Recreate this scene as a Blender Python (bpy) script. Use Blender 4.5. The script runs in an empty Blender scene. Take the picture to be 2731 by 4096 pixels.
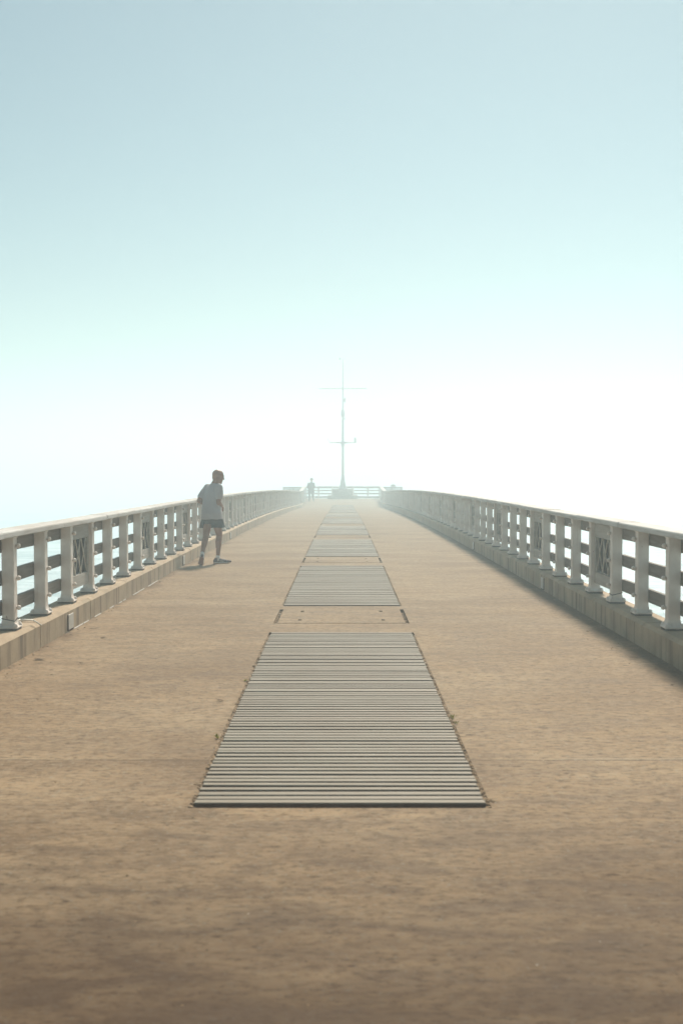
import bpy, bmesh, math, random
from mathutils import Vector, Matrix, noise

R = math.radians
rnd = random.Random(7)
sc = bpy.context.scene
COL = sc.collection

# ------------------------------------------------------------------ helpers
def link(o, parent=None):
    COL.objects.link(o)
    if parent is not None:
        o.parent = parent
    return o

def tag(o, label=None, cat=None, group=None, kind=None):
    for k, v in (('label', label), ('category', cat), ('group', group), ('kind', kind)):
        if v:
            o[k] = v
    return o

def empty(name, loc=(0, 0, 0), rz=0.0):
    o = bpy.data.objects.new(name, None)
    o.location = loc
    o.rotation_euler = (0, 0, rz)
    o.empty_display_size = 0.2
    return link(o)

def finish(bm, name, mats, parent=None, smooth=False, angle=None):
    bm.normal_update()
    me = bpy.data.meshes.new(name)
    bm.to_mesh(me)
    bm.free()
    if not isinstance(mats, (list, tuple)):
        mats = [mats]
    for m in mats:
        me.materials.append(m)
    if smooth:
        for p in me.polygons:
            p.use_smooth = True
    o = bpy.data.objects.new(name, me)
    return link(o, parent)

def box(bm, c, s, rot=None, mat=0):
    """box of full size s centred on c"""
    vs = []
    for dx in (-.5, .5):
        for dy in (-.5, .5):
            for dz in (-.5, .5):
                v = Vector((dx * s[0], dy * s[1], dz * s[2]))
                if rot is not None:
                    v = rot @ v
                vs.append(bm.verts.new(v + Vector(c)))
    fs = []
    for q in ((0, 1, 3, 2), (4, 6, 7, 5), (0, 4, 5, 1), (2, 3, 7, 6), (0, 2, 6, 4), (1, 5, 7, 3)):
        f = bm.faces.new([vs[i] for i in q])
        f.material_index = mat
        fs.append(f)
    return vs, fs

def bevel_all(bm, w, seg=1):
    bmesh.ops.bevel(bm, geom=list(bm.edges), offset=w, offset_type='OFFSET', segments=seg, affect='EDGES', profile=.5, clamp_overlap=True)

def bevbox(bm, c, s, w=.006, seg=1, rot=None):
    t = bmesh.new()
    box(t, (0, 0, 0), s)
    bevel_all(t, w, seg)
    M = Matrix.Translation(Vector(c)) @ (rot.to_4x4() if rot is not None else Matrix.Identity(4))
    merge(bm, t, M)

def merge(bm, t, M=None):
    if M is not None:
        bmesh.ops.transform(t, matrix=M, verts=t.verts)
    mp = {v: bm.verts.new(v.co) for v in t.verts}
    for f in t.faces:
        nf = bm.faces.new([mp[v] for v in f.verts])
        nf.material_index = f.material_index
        nf.smooth = f.smooth
    t.free()

def lathe(bm, prof, seg=16, M=None):
    """prof: list of (r, z) from bottom to top, closed with caps"""
    t = bmesh.new()
    rings = []
    for r, z in prof:
        rings.append([t.verts.new((r * math.cos(2 * math.pi * k / seg), r * math.sin(2 * math.pi * k / seg), z)) for k in range(seg)])
    for a, b in zip(rings, rings[1:]):
        for k in range(seg):
            t.faces.new((a[k], a[(k + 1) % seg], b[(k + 1) % seg], b[k]))
    t.faces.new(list(reversed(rings[0])))
    t.faces.new(rings[-1])
    merge(bm, t, M)

def tube(bm, p0, p1, r0, r1=None, seg=10):
    r1 = r0 if r1 is None else r1
    d = Vector(p1) - Vector(p0)
    M = Matrix.Translation(Vector(p0)) @ d.to_track_quat('Z', 'Y').to_matrix().to_4x4()
    lathe(bm, [(r0, 0), (r1, d.length)], seg, M)

def ellipsoid(bm, c, r, rot=None, sub=2):
    t = bmesh.new()
    bmesh.ops.create_icosphere(t, subdivisions=sub, radius=1.0)
    M = Matrix.Translation(Vector(c)) @ (rot.to_4x4() if rot is not None else Matrix.Identity(4)) @ Matrix.Diagonal((r[0], r[1], r[2], 1))
    merge(bm, t, M)

def capsule(bm, pts):
    """pts: list of (point, radius): a chain of tapered capsules"""
    for (p0, r0), (p1, r1) in zip(pts, pts[1:]):
        p0 = Vector(p0); p1 = Vector(p1)
        n = max(2, int((p1 - p0).length / (min(r0, r1) * .45)))
        for i in range(n + 1):
            a = i / n
            r = r0 + (r1 - r0) * a
            ellipsoid(bm, p0.lerp(p1, a), (r, r, r), sub=2)

def remeshed(bm, name, mats, voxel, parent=None, smooth_it=4):
    """fuse everything in bm into one continuous skin"""
    me = bpy.data.meshes.new(name + '_raw')
    bm.to_mesh(me); bm.free()
    t = bpy.data.objects.new(name + '_raw', me)
    COL.objects.link(t)
    m = t.modifiers.new('r', 'REMESH'); m.mode = 'VOXEL'; m.voxel_size = voxel; m.use_smooth_shade = True
    s = t.modifiers.new('s', 'SMOOTH'); s.factor = .5; s.iterations = smooth_it
    dg = bpy.context.evaluated_depsgraph_get()
    out = bpy.data.meshes.new_from_object(t.evaluated_get(dg))
    bpy.data.objects.remove(t); bpy.data.meshes.remove(me)
    out.name = name
    out.materials.clear()
    for mm in (mats if isinstance(mats, (list, tuple)) else [mats]):
        out.materials.append(mm)
    for p in out.polygons:
        p.use_smooth = True
    return link(bpy.data.objects.new(name, out), parent)

# ------------------------------------------------------------------ materials
class NT:
    def __init__(s, name):
        s.m = bpy.data.materials.new(name)
        s.m.use_nodes = True
        s.t = s.m.node_tree
        s.b = s.t.nodes['Principled BSDF']
        s.out = s.t.nodes['Material Output']
    def n(s, typ, **kw):
        nd = s.t.nodes.new(typ)
        for k, v in kw.items():
            if k in nd.inputs.keys():
                nd.inputs[k].default_value = v
            else:
                setattr(nd, k, v)
        return nd
    def l(s, a, b):
        s.t.links.new(a, b)
    def coord(s, scale=(1, 1, 1), obj=True, loc=(0, 0, 0)):
        tc = s.n('ShaderNodeTexCoord')
        mp = s.n('ShaderNodeMapping')
        mp.inputs['Scale'].default_value = scale
        mp.inputs['Location'].default_value = loc
        s.l(tc.outputs['Object'], mp.inputs['Vector'])
        return mp.outputs['Vector']
    def world(s, scale=(1, 1, 1), loc=(0, 0, 0)):
        g = s.n('ShaderNodeNewGeometry')
        mp = s.n('ShaderNodeMapping')
        mp.inputs['Scale'].default_value = scale
        mp.inputs['Location'].default_value = loc
        s.l(g.outputs['Position'], mp.inputs['Vector'])
        return mp.outputs['Vector']
    def noise(s, vec, scale=5, detail=6, rough=.55, dist=0.0):
        nz = s.n('ShaderNodeTexNoise')
        nz.inputs['Scale'].default_value = scale
        nz.inputs['Detail'].default_value = detail
        nz.inputs['Roughness'].default_value = rough
        nz.inputs['Distortion'].default_value = dist
        s.l(vec, nz.inputs['Vector'])
        return nz.outputs['Fac']
    def ramp(s, fac, stops, interp='LINEAR'):
        r = s.n('ShaderNodeValToRGB')
        r.color_ramp.interpolation = interp
        els = r.color_ramp.elements
        while len(els) < len(stops):
            els.new(.5)
        for e, (p, c) in zip(els, stops):
            e.position = p
            e.color = (*c, 1) if len(c) == 3 else c
        s.l(fac, r.inputs['Fac'])
        return r.outputs['Color']
    def mix(s, fac, a, b, mode='MIX'):
        m = s.n('ShaderNodeMix', data_type='RGBA', blend_type=mode)
        for i, v in ((0, fac), (6, a), (7, b)):
            if hasattr(v, 'is_output') or isinstance(v, bpy.types.NodeSocket):
                s.l(v, m.inputs[i])
            elif i == 0:
                m.inputs[0].default_value = v
            else:
                m.inputs[i].default_value = (*v, 1)
        return m.outputs[2]
    def math(s, op, a, b=0.0, clamp=False):
        m = s.n('ShaderNodeMath', operation=op)
        m.use_clamp = clamp
        for i, v in ((0, a), (1, b)):
            if isinstance(v, bpy.types.NodeSocket):
                s.l(v, m.inputs[i])
            else:
                m.inputs[i].default_value = v
        return m.outputs[0]
    def sep(s, vec):
        x = s.n('ShaderNodeSeparateXYZ')
        s.l(vec, x.inputs[0])
        return x.outputs
    def col(s, c):
        if isinstance(c, bpy.types.NodeSocket):
            s.l(c, s.b.inputs['Base Color'])
        else:
            s.b.inputs['Base Color'].default_value = (*c, 1)
    def rough(s, r):
        if isinstance(r, bpy.types.NodeSocket):
            s.l(r, s.b.inputs['Roughness'])
        else:
            s.b.inputs['Roughness'].default_value = r
    def bump(s, h, strength=.3, dist=.01):
        b = s.n('ShaderNodeBump')
        b.inputs['Strength'].default_value = strength
        b.inputs['Distance'].default_value = dist
        s.l(h, b.inputs['Height'])
        s.l(b.outputs['Normal'], s.b.inputs['Normal'])

BLACK, WHITE = (0, 0, 0), (1, 1, 1)

def m_plain(name, c, rough=.7, var=.12, scale=18, metallic=0.0, bump=.15):
    t = NT(name)
    f = t.noise(t.coord(), scale, 6)
    lo = tuple(x * (1 - var) for x in c); hi = tuple(min(1, x * (1 + var)) for x in c)
    t.col(t.ramp(f, [(.3, lo), (.7, hi)]))
    t.rough(rough)
    t.b.inputs['Metallic'].default_value = metallic
    t.bump(f, bump, .004)
    return t.m

def m_deck():
    t = NT('weathered_concrete_deck')
    w1 = t.world((.45, .95, 1))
    w2 = t.world((1.6, 4.6, 1))
    w3 = t.world((7.0, 15.0, 1))
    broad = t.noise(w1, 1.0, 5, .6, .4)
    streak = t.noise(w2, 1.3, 7, .65, .6)
    fine = t.noise(w3, 2.2, 6, .7)
    speck = t.noise(t.world(), 38, 4, .62)
    blot = t.noise(t.world((.8, 1.6, 1)), .55, 4, .55)
    c = t.ramp(broad, [(.28, (0.290, 0.198, 0.114)), (.50, (0.345, 0.244, 0.146)), (.72, (0.390, 0.289, 0.180))])
    c = t.mix(t.ramp(streak, [(.40, BLACK), (.58, WHITE)]), t.mix(.34, c, (0.085, 0.050, 0.027)), c)
    c = t.mix(t.ramp(fine, [(.36, (.7, .7, .7)), (.50, BLACK)]), c, (0.075, 0.051, 0.028))
    c = t.mix(t.ramp(fine, [(.54, BLACK), (.72, (.4, .4, .4))]), c, (0.330, 0.214, 0.146))
    # centimetre mottling of the worn cement skin
    mott = t.noise(t.world((1, 1.25, 1), (3, 7, 0)), 13, 5, .62, .4)
    c = t.mix(t.ramp(mott, [(.36, (.34, .34, .34)), (.50, BLACK)]), c, (.105, .066, .038))
    c = t.mix(t.ramp(mott, [(.52, BLACK), (.68, (.34, .34, .34))]), c, (.40, .315, .212))
    flk = t.noise(t.world((1, 1.6, 1), (11, 2, 0)), 7, 2, .5)
    c = t.mix(t.ramp(flk, [(.24, (.8, .8, .8)), (.29, BLACK)]), c, (.045, .026, .016))
    # casting joints right across the deck, one every 8.2 m, lipped pale and packed with dirt
    gj = t.n('ShaderNodeNewGeometry')
    yj = t.math('ADD', t.sep(gj.outputs['Position'])[1], t.math('MULTIPLY', t.math('SUBTRACT', streak, .5), .05))
    ph = t.math('SUBTRACT', t.math('MODULO', t.math('ADD', yj, 30 * 8.2 - 6.25 + 4.1), 8.2), 4.1)
    lip = t.math('MULTIPLY', t.math('LESS_THAN', t.math('ABSOLUTE', t.math('SUBTRACT', ph, .012)), .012), t.ramp(blot, [(.40, BLACK), (.60, (.55, .55, .55))]))
    dirtj = t.math('MULTIPLY', t.math('LESS_THAN', t.math('ABSOLUTE', t.math('ADD', ph, .008)), .008), .7)
    bank = t.math('MULTIPLY', t.math('LESS_THAN', ph, 0.0), t.math('SUBTRACT', 1.0, t.math('MULTIPLY', t.math('ABSOLUTE', ph), 3.2), True))
    bank = t.math('MULTIPLY', bank, t.ramp(broad, [(.42, (.55, .55, .55)), (.60, BLACK)]))
    c = t.mix(bank, c, (.115, .074, .044))
    c = t.mix(lip, c, (.42, .34, .24)); c = t.mix(dirtj, c, (.085, .053, .032))
    # pale and dark aggregate showing through
    c = t.mix(t.ramp(speck, [(.58, BLACK), (.65, (.8, .8, .8))]), c, (0.315, 0.270, 0.203))
    c = t.mix(t.ramp(speck, [(.31, (.8, .8, .8)), (.39, BLACK)]), c, (.05, .033, .02))
    # old tyre and foot grime in blotches, worn pale where people walk less
    c = t.mix(t.ramp(blot, [(.36, (.36, .36, .36)), (.56, BLACK)]), c, (.14, .09, .055))
    # vignette-like foreground darkening painted into the deck colour, ragged, with some grime
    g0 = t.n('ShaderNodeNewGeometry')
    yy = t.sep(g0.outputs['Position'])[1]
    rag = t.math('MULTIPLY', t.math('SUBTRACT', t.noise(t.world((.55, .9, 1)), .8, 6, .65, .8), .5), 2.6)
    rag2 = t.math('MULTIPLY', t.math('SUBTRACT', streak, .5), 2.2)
    fore_dark = t.math('MULTIPLY', t.math('SUBTRACT', 5.5, t.math('ADD', yy, t.math('ADD', rag, rag2))), .42, True)
    c = t.mix(t.math('MULTIPLY', fore_dark, .95), c, t.mix(.82, c, (.052, .029, .016)))
    # wind-blown dirt gathered along the foot of the kerbs
    g = t.n('ShaderNodeNewGeometry')
    xyz = t.sep(g.outputs['Position'])
    ax = t.math('ABSOLUTE', t.math('ADD', xyz[0], .015))
    edge_n = t.math('MULTIPLY', t.math('SUBTRACT', t.noise(t.world((1.5, 1.0, 1)), 1.1, 5, .6), .5), .85)
    side = t.math('MULTIPLY', t.math('GREATER_THAN', xyz[0], 0.0), .12)
    edge = t.math('MULTIPLY', t.math('SUBTRACT', t.math('ADD', t.math('ADD', ax, edge_n), side), 2.62), 5.0, True)
    edge = t.math('MULTIPLY', edge, t.math('ADD', t.math('MULTIPLY', fine, .9), .2), True)
    c = t.mix(edge, c, (.085, .048, .025))
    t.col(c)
    t.rough(t.ramp(streak, [(.3, (.62,) * 3), (.7, (.8,) * 3)]))
    t.b.inputs['Specular IOR Level'].default_value = .054
    h = t.math('ADD', t.math('MULTIPLY', fine, .6), t.math('MULTIPLY', speck, .5))
    t.bump(h, .45, .006)
    return t.m

def m_kerb():
    t = NT('stained_kerb_concrete')
    w = t.world()
    base = t.noise(w, 3.5, 7, .6)
    fine = t.noise(w, 45, 4, .6)
    run = t.noise(t.world((1, 5.5, .35)), 1.6, 4, .6, .3)      # water runs down the face
    spots = t.noise(t.world((1, .9, 1)), 2.2, 3)
    c = t.ramp(base, [(.3, (.32, .225, .135)), (.7, (.46, .345, .22))])
    g = t.n('ShaderNodeNewGeometry')
    nz = t.sep(g.outputs['Normal'])
    vert = t.math('LESS_THAN', t.math('ABSOLUTE', nz[2]), .5)
    runs = t.math('MULTIPLY', t.ramp(run, [(.50, BLACK), (.66, (.8, .8, .8))]), vert)
    c = t.mix(runs, c, (.115, .068, .038))
    c = t.mix(t.ramp(spots, [(.56, BLACK), (.72, (.5, .5, .5))]), c, (.19, .16, .09))
    c = t.mix(t.ramp(fine, [(.28, (.5, .5, .5)), (.42, BLACK)]), c, (.15, .12, .08))
    t.col(c); t.rough(.85)
    t.bump(t.math('ADD', base, t.math('MULTIPLY', fine, .5)), .35, .006)
    return t.m

def m_paint():
    t = NT('chalky_white_paint')
    oi = t.n('ShaderNodeObjectInfo')
    v = t.n('ShaderNodeVectorMath', operation='ADD')
    cmb = t.n('ShaderNodeCombineXYZ')
    t.l(t.math('MULTIPLY', oi.outputs['Random'], 40), cmb.inputs[0])
    t.l(t.coord(), v.inputs[0]); t.l(cmb.outputs[0], v.inputs[1])
    vec = v.outputs[0]
    n1 = t.noise(vec, 6, 6, .6)
    n2 = t.noise(vec, 70, 3, .6)
    c = t.ramp(n1, [(.3, (.67, .585, .515)), (.65, (.80, .725, .655))])
    spot = t.noise(vec, 22, 2, .5)
    c = t.mix(t.ramp(spot, [(.73, BLACK), (.78, (.7, .7, .7))]), c, (.22, .10, .05))
    runs = t.noise(t.world((22, 22, 1.1)), 1.3, 4, .6)
    c = t.mix(t.ramp(runs, [(.62, BLACK), (.74, (.45, .45, .45))]), c, (.36, .23, .13))
    t.col(c); t.rough(.55)
    t.bump(t.math('ADD', n1, t.math('MULTIPLY', n2, .4)), .25, .003)
    return t.m

def m_wood(name, dark, light, along=1, tint=None):
    """weathered timber, grain along the given axis of the object"""
    t = NT(name)
    sc_ = [14, 14, 14]; sc_[along] = .8
    oi = t.n('ShaderNodeObjectInfo')
    cmb = t.n('ShaderNodeCombineXYZ')
    t.l(t.math('MULTIPLY', oi.outputs['Random'], 37), cmb.inputs[0])
    v = t.n('ShaderNodeVectorMath', operation='ADD')
    t.l(t.world(tuple(sc_)), v.inputs[0]); t.l(cmb.outputs[0], v.inputs[1])
    grain = t.noise(v.outputs[0], 2.2, 7, .65, .8)
    sc2 = [1.5, 1.5, 1.5]; sc2[along] = .35
    big = t.noise(t.world(tuple(sc2)), 1.6, 5, .6)
    c = t.ramp(grain, [(.32, dark), (.62, light)])
    c = t.mix(t.ramp(big, [(.35, (.4, .4, .4)), (.6, BLACK)]), c, tint or tuple(x * .6 for x in dark))
    t.col(c); t.rough(.75)
    t.bump(grain, .4, .004)
    return t.m

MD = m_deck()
MK = m_kerb()
MP = m_paint()
MPC = m_plain('grey_undercoat_pad', (.12, .095, .075), .9)
MH = m_wood('silvered_handrail_timber', (.42, .395, .36), (.63, .615, .585), 1, (.27, .18, .11))
MB = m_wood('faded_brown_rail_timber', (0.151, 0.119, 0.094), (0.259, 0.216, 0.180), 1)
MPAN = m_wood('pale_painted_panel_timber', (0.336, 0.300, 0.256), (0.480, 0.448, 0.400), 1)
MLAT = m_plain('pale_lattice_strip', (0.527, 0.476, 0.399), .6)
MDK = m_plain('dark_brown_mesh_backing', (.024, .014, .010), .9, .3, 60)
def m_slat():
    t = NT('bleached_slat_timber')
    v = t.world((.9, 14, 14))
    grain = t.noise(v, 2.4, 7, .65, .5)
    per = t.noise(t.world((.2, 9.0, .1)), 2.3, 3, .6)
    big = t.noise(t.world((1, .6, 1)), 1.0, 4, .55)
    c = t.ramp(grain, [(.3, (.185, .147, .100)), (.7, (.29, .245, .180))])
    c = t.mix(t.ramp(per, [(.40, (.75, .75, .75)), (.58, BLACK)]), c, (.17, .15, .10))
    c = t.mix(t.ramp(big, [(.38, (.55, .55, .55)), (.58, BLACK)]), c, (.18, .135, .085))
    t.col(c); t.rough(.7)
    t.bump(grain, .4, .003)
    return t.m
MS = m_slat()
MSF = m_plain('shade_dark_slat_flank', (0.098, 0.056, 0.038), .85, .3, 30)  # flanks coloured dark brown to deepen the shade in the slat gaps
MGRIT = m_plain('dry_dirt', (.21, .14, .075), .95, .5, 40, bump=.5)
MMAST = m_plain('grey_mast_steel', (.50, .52, .52), .5, .15, 8)
MPL = m_plain('grey_plinth_concrete', (.45, .42, .37), .85, .2, 5)
MPLATE = m_plain('pale_cover_plate', (0.527, 0.493, 0.442), .5, .12, 25)
MRUST = m_plain('rust_edge', (.10, .052, .03), .9, .3, 50)
MSTRAP = m_plain('pale_plastic_strap', (.72, .68, .60), .5)

# ------------------------------------------------------------------ the pier's profile
CX = -.015            # centre line
HALF = 2.765          # deck edge
POST_X = 2.90         # post centre
KT = .236             # kerb top above the deck
PH = .822             # post height above the kerb

def drop_edge(y):
    if y < 18.6: return 0.0
    if y < 57.8: return .0175 / 78.4 * (y - 18.6) ** 2
    if y < 76: return .343 + .0175 * (y - 57.8)
    return .6615 - (.6615 - .537) * min(1, (y - 76) / 7)

def drop_mid(y):
    if y < 57.8: return drop_edge(y)
    if y < 80: return .343 + .0175 * (y - 57.8) - .0175 / 44.4 * (y - 57.8) ** 2
    return .537

def zd(x, y):
    a = min(1.0, abs(x - CX) / HALF) ** 2
    return -(drop_mid(y) * (1 - a) + drop_edge(y) * a)

def ze(y):
    return -drop_edge(y)

# ------------------------------------------------------------------ deck with its openings
SW = .705             # half width of the slat panels
OW = .728             # half width of their openings
slats_rng, hatch_rng = [], []
for k in range(9):
    y0 = 5.38 + 8.2 * k + (.04 if k else 0)
    slats_rng.append((y0, y0 + 5.88))
    if k < 8:
        hatch_rng.append((y0 + 6.63, y0 + 7.85))
holes = []
for y0, y1 in slats_rng:
    holes.append((-OW, OW, y0 - .045, y1 + .05, .30))
for y0, y1 in hatch_rng:
    holes.append((-OW, OW, y0 - .012, y1 + .014, .14))

def holed_sheet(bm, xs, ys, holes, zf):
    xs = sorted(set(round(v, 5) for v in xs)); ys = sorted(set(round(v, 5) for v in ys))
    grid = {}
    def V(i, j):
        if (i, j) not in grid:
            grid[i, j] = bm.verts.new((CX + xs[i], ys[j], zf(CX + xs[i], ys[j])))
        return grid[i, j]
    def inhole(x, y):
        for h in holes:
            if h[0] < x < h[1] and h[2] < y < h[3]:
                return h
        return None
    for i in range(len(xs) - 1):
        for j in range(len(ys) - 1):
            if inhole((xs[i] + xs[i + 1]) / 2, (ys[j] + ys[j + 1]) / 2):
                continue
            bm.faces.new((V(i, j), V(i + 1, j), V(i + 1, j + 1), V(i, j + 1)))
    for x0, x1, y0, y1, dp in holes:
        c = [(x0, y0), (x1, y0), (x1, y1), (x0, y1)]
        top = [bm.verts.new((CX + x, y, zf(CX + x, y))) for x, y in c]
        bot = [bm.verts.new((CX + x, y, zf(CX + x, y) - dp)) for x, y in c]
        for a in range(4):
            b = (a + 1) % 4
            bm.faces.new((top[b], top[a], bot[a], bot[b]))
        bm.faces.new(bot)

bm = bmesh.new()
ys = [-12 + k for k in range(0, 112)] + [99]
xs = [-5.6, -HALF - .3, -HALF, -1.9, -1.2, -OW, -.3, .3, OW, 1.2, 1.9, HALF, HALF + .3, 5.6]
for h in holes:
    ys += [h[2], h[3]]
# narrow pier first, wider platform at its head
main_x = [x for x in xs if abs(x) < HALF + .31]
holed_sheet(bm, main_x, [y for y in ys if y <= 86], holes, zd)
holed_sheet(bm, xs, [y for y in ys if y >= 86], [], zd)
# slab sides
def side_wall(x, y0, y1, dp=.55):
    n = max(1, int((y1 - y0) / 2))
    prev = None
    for k in range(n + 1):
        y = y0 + (y1 - y0) * k / n
        a = bm.verts.new((CX + x, y, zd(CX + x, y))); b = bm.verts.new((CX + x, y, zd(CX + x, y) - dp))
        if prev:
            bm.faces.new((prev[0], a, b, prev[1]))
        prev = (a, b)
for s in (-1, 1):
    side_wall(s * (HALF + .3), -12, 86)
    side_wall(s * 5.6, 86, 99)
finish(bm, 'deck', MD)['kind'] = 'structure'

# ------------------------------------------------------------------ kerbs
def kerb(name, s):
    bm = bmesh.new()
    prof = [(HALF, -.03), (HALF, KT - .031), (HALF + .033, KT), (HALF + .295, KT), (HALF + .295, -.5)]
    core = [(HALF + .04, -.03), (HALF + .04, KT - .06), (HALF + .07, KT - .03), (HALF + .28, KT - .03), (HALF + .28, -.5)]
    def extr(pr, y0, y1, n=1, jit=0.0, dz=0.0):
        rings = []
        for k in range(n + 1):
            y = y0 + (y1 - y0) * k / n
            rings.append([bm.verts.new((CX + s * (x + jit), y, z + dz + ze(y))) for x, z in pr])
        m = len(pr)
        for a, b in zip(rings, rings[1:]):
            for i in range(m):
                j = (i + 1) % m
                q = (a[i], a[j], b[j], b[i])
                bm.faces.new(q if s < 0 else tuple(reversed(q)))
        bm.faces.new(rings[0] if s > 0 else list(reversed(rings[0])))
        bm.faces.new(rings[-1] if s < 0 else list(reversed(rings[-1])))
    y = 10.3 - 2.05 * 10
    while y < 77.5:
        g = rnd.uniform(.007, .012)
        extr(prof, y + g, min(y + 2.05, 78) - g, 2, rnd.uniform(-.003, .003), rnd.uniform(-.003, .003))
        y += 2.05
    extr(core, -12, 77.9, 45)
    o = finish(bm, name, MK)
    o['kind'] = 'structure'
    return o
kerb('kerb_left', -1)
kerb('kerb_right', 1)

# ------------------------------------------------------------------ railings
def post_bm(detail=True):
    bm = bmesh.new()
    t = bmesh.new()
    box(t, (0, 0, PH / 2 + .02), (.108, .108, PH - .04))
    es = [e for e in t.edges if abs((e.verts[0].co - e.verts[1].co).z) > .2]
    bmesh.ops.bevel(t, geom=es, offset=.008, segments=2, affect='EDGES', profile=.5)
    merge(bm, t)
    # flared shoe where the post meets its plate
    rings = []
    for r, z in ((.074, .032), (.066, .044), (.058, .066), (.0545, .09)):
        rings.append([bm.verts.new((a * r, b * r, z)) for a, b in ((-1, -1), (1, -1), (1, 1), (-1, 1))])
    for a, b in zip(rings, rings[1:]):
        for i in range(4):
            bm.faces.new((a[i], a[(i + 1) % 4], b[(i + 1) % 4], b[i]))
    # cap plate under the handrail
    box(bm, (0, 0, PH - .008), (.118, .118, .014))
    return bm

def plate_bm():
    bm = bmesh.new()
    bevbox(bm, (0, 0, .026), (.176, .176, .014), .004)
    return bm
def pad_bm():
    bm = bmesh.new()
    bevbox(bm, (0, 0, .0075), (.162, .162, .0225), .003)
    return bm

def dome(bm, M, r=.019, h=.022):
    prof = [(r * 1.05, 0), (r * 1.05, .006)] + [(r * math.cos(a), .006 + h * math.sin(a)) for a in (.25, .6, .95, 1.25)] + [(r * .12, .006 + h)]
    lathe(bm, prof, 12, M)

BOLT_Z = (.193, .452, .737)
def rail_bolt_bm(s):
    """stub and round nut on the walkway face of a post, pointing inwards"""
    bm = bmesh.new()
    q = Vector((-s, 0, 0)).to_track_quat('Z', 'Y').to_matrix().to_4x4()
    lathe(bm, [(.012, 0), (.012, .014), (.021, .014), (.021, .022), (.018, .034), (.010, .040), (.003, .041)], 12, q)
    return bm

post_me = None
N0, N1 = -3, 65
def py(n): return 9.81 + 1.025 * (n - 1)

def add(name, me, parent, loc=(0, 0, 0), rz=0.0):
    o = bpy.data.objects.new(name, me)
    o.location = loc
    o.rotation_euler = (0, 0, rz)
    return link(o, parent)

def mesh_of(bm, name, mats, smooth=False):
    bm.normal_update()
    me = bpy.data.meshes.new(name)
    bm.to_mesh(me); bm.free()
    for m in (mats if isinstance(mats, (list, tuple)) else [mats]):
        me.materials.append(m)
    if smooth:
        for p in me.polygons: p.use_smooth = True
    return me

ME_POST = mesh_of(post_bm(), 'post', MP)
ME_PLATE = mesh_of(plate_bm(), 'base_plate', MP)
ME_PAD = mesh_of(pad_bm(), 'grout_pad', MPC)
b_ = bmesh.new(); dome(b_, Matrix.Identity(4), .021, .026)
ME_NUT = mesh_of(b_, 'anchor_nut', MP, True)
ME_BOLT = {s: mesh_of(rail_bolt_bm(s), 'bolt', MP, True) for s in (-1, 1)}
# far posts: plate, pad and bolts fused with the post, too small to part
def far_post(s):
    bm = post_bm()
    merge(bm, plate_bm())
    for z in BOLT_Z:
        merge(bm, rail_bolt_bm(s), Matrix.Translation((-s * .054, 0, z)))
    for a in (-1, 1):
        for b in (-1, 1):
            dome(bm, Matrix.Translation((a * .066, b * .066, .032)), .021, .026)
    t = pad_bm()
    for f in t.faces: f.material_index = 1
    merge(bm, t)
    return mesh_of(bm, 'post', [MP, MPC])
ME_FAR = {s: far_post(s) for s in (-1, 1)}

def lattice_meshes(s):
    """frame, backing and strips of one panel, built from its near to its far post (local y 0 .. L)"""
    L = 1.025 - .112
    f = bmesh.new()
    box(f, (0, L / 2, .725), (.046, L, .15))                 # top member
    box(f, (0, L / 2, .186), (.046, L, .132))                # bottom member
    box(f, (0, .03, .4515), (.046, .06, .398))
    box(f, (0, L - .03, .4515), (.046, .06, .398))
    k = bmesh.new()
    box(k, (s * .019, L / 2, .4515), (.004, L - .124, .394))
    l = bmesh.new()
    z0, z1 = .255, .648
    span = (L - .12) / 3
    def strip(y0, za, y1, zb, off, w=.017):
        d = Vector((0, y1 - y0, zb - za)); n = d.length
        rot = Matrix.Rotation(math.atan2(d.z, d.y), 3, 'X')
        box(l, (-s * off, (y0 + y1) / 2, (za + zb) / 2), (.008, n - .006, w), rot)
    for i in range(3):
        a = .06 + span * i; b = a + span
        strip(a, z0, b, z1, .003); strip(a, z1, b, z0, .0115)
        if i: strip(a, z0, a, z1, -.0055, .015)
    return mesh_of(f, 'panel_frame', MPAN), mesh_of(k, 'panel_backing', MDK), mesh_of(l, 'lattice', MLAT)
ME_LAT = {s: lattice_meshes(s) for s in (-1, 1)}

def rail_plank_bm(pts, w=.235, th=.056):
    """a plank with rounded upper edges swept along pts (x, y, z of the underside centre)"""
    bm = bmesh.new()
    h = w / 2; r = .016
    prof = [(-h + .004, 0), (-h, .006), (-h, th - r), (-h + r * .3, th - r * .3), (-h + r, th), (h - r, th), (h - r * .3, th - r * .3), (h, th - r), (h, .006), (h - .004, 0)]
    rings = []
    for p in pts:
        rings.append([bm.verts.new((p[0] + a, p[1], p[2] + b)) for a, b in prof])
    m = len(prof)
    for a, b in zip(rings, rings[1:]):
        for i in range(m):
            j = (i + 1) % m
            bm.faces.new((a[i], b[i], b[j], a[j]))
    bm.faces.new(rings[0]); bm.faces.new(list(reversed(rings[-1])))
    bmesh.ops.recalc_face_normals(bm, faces=bm.faces)
    return bm

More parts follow.
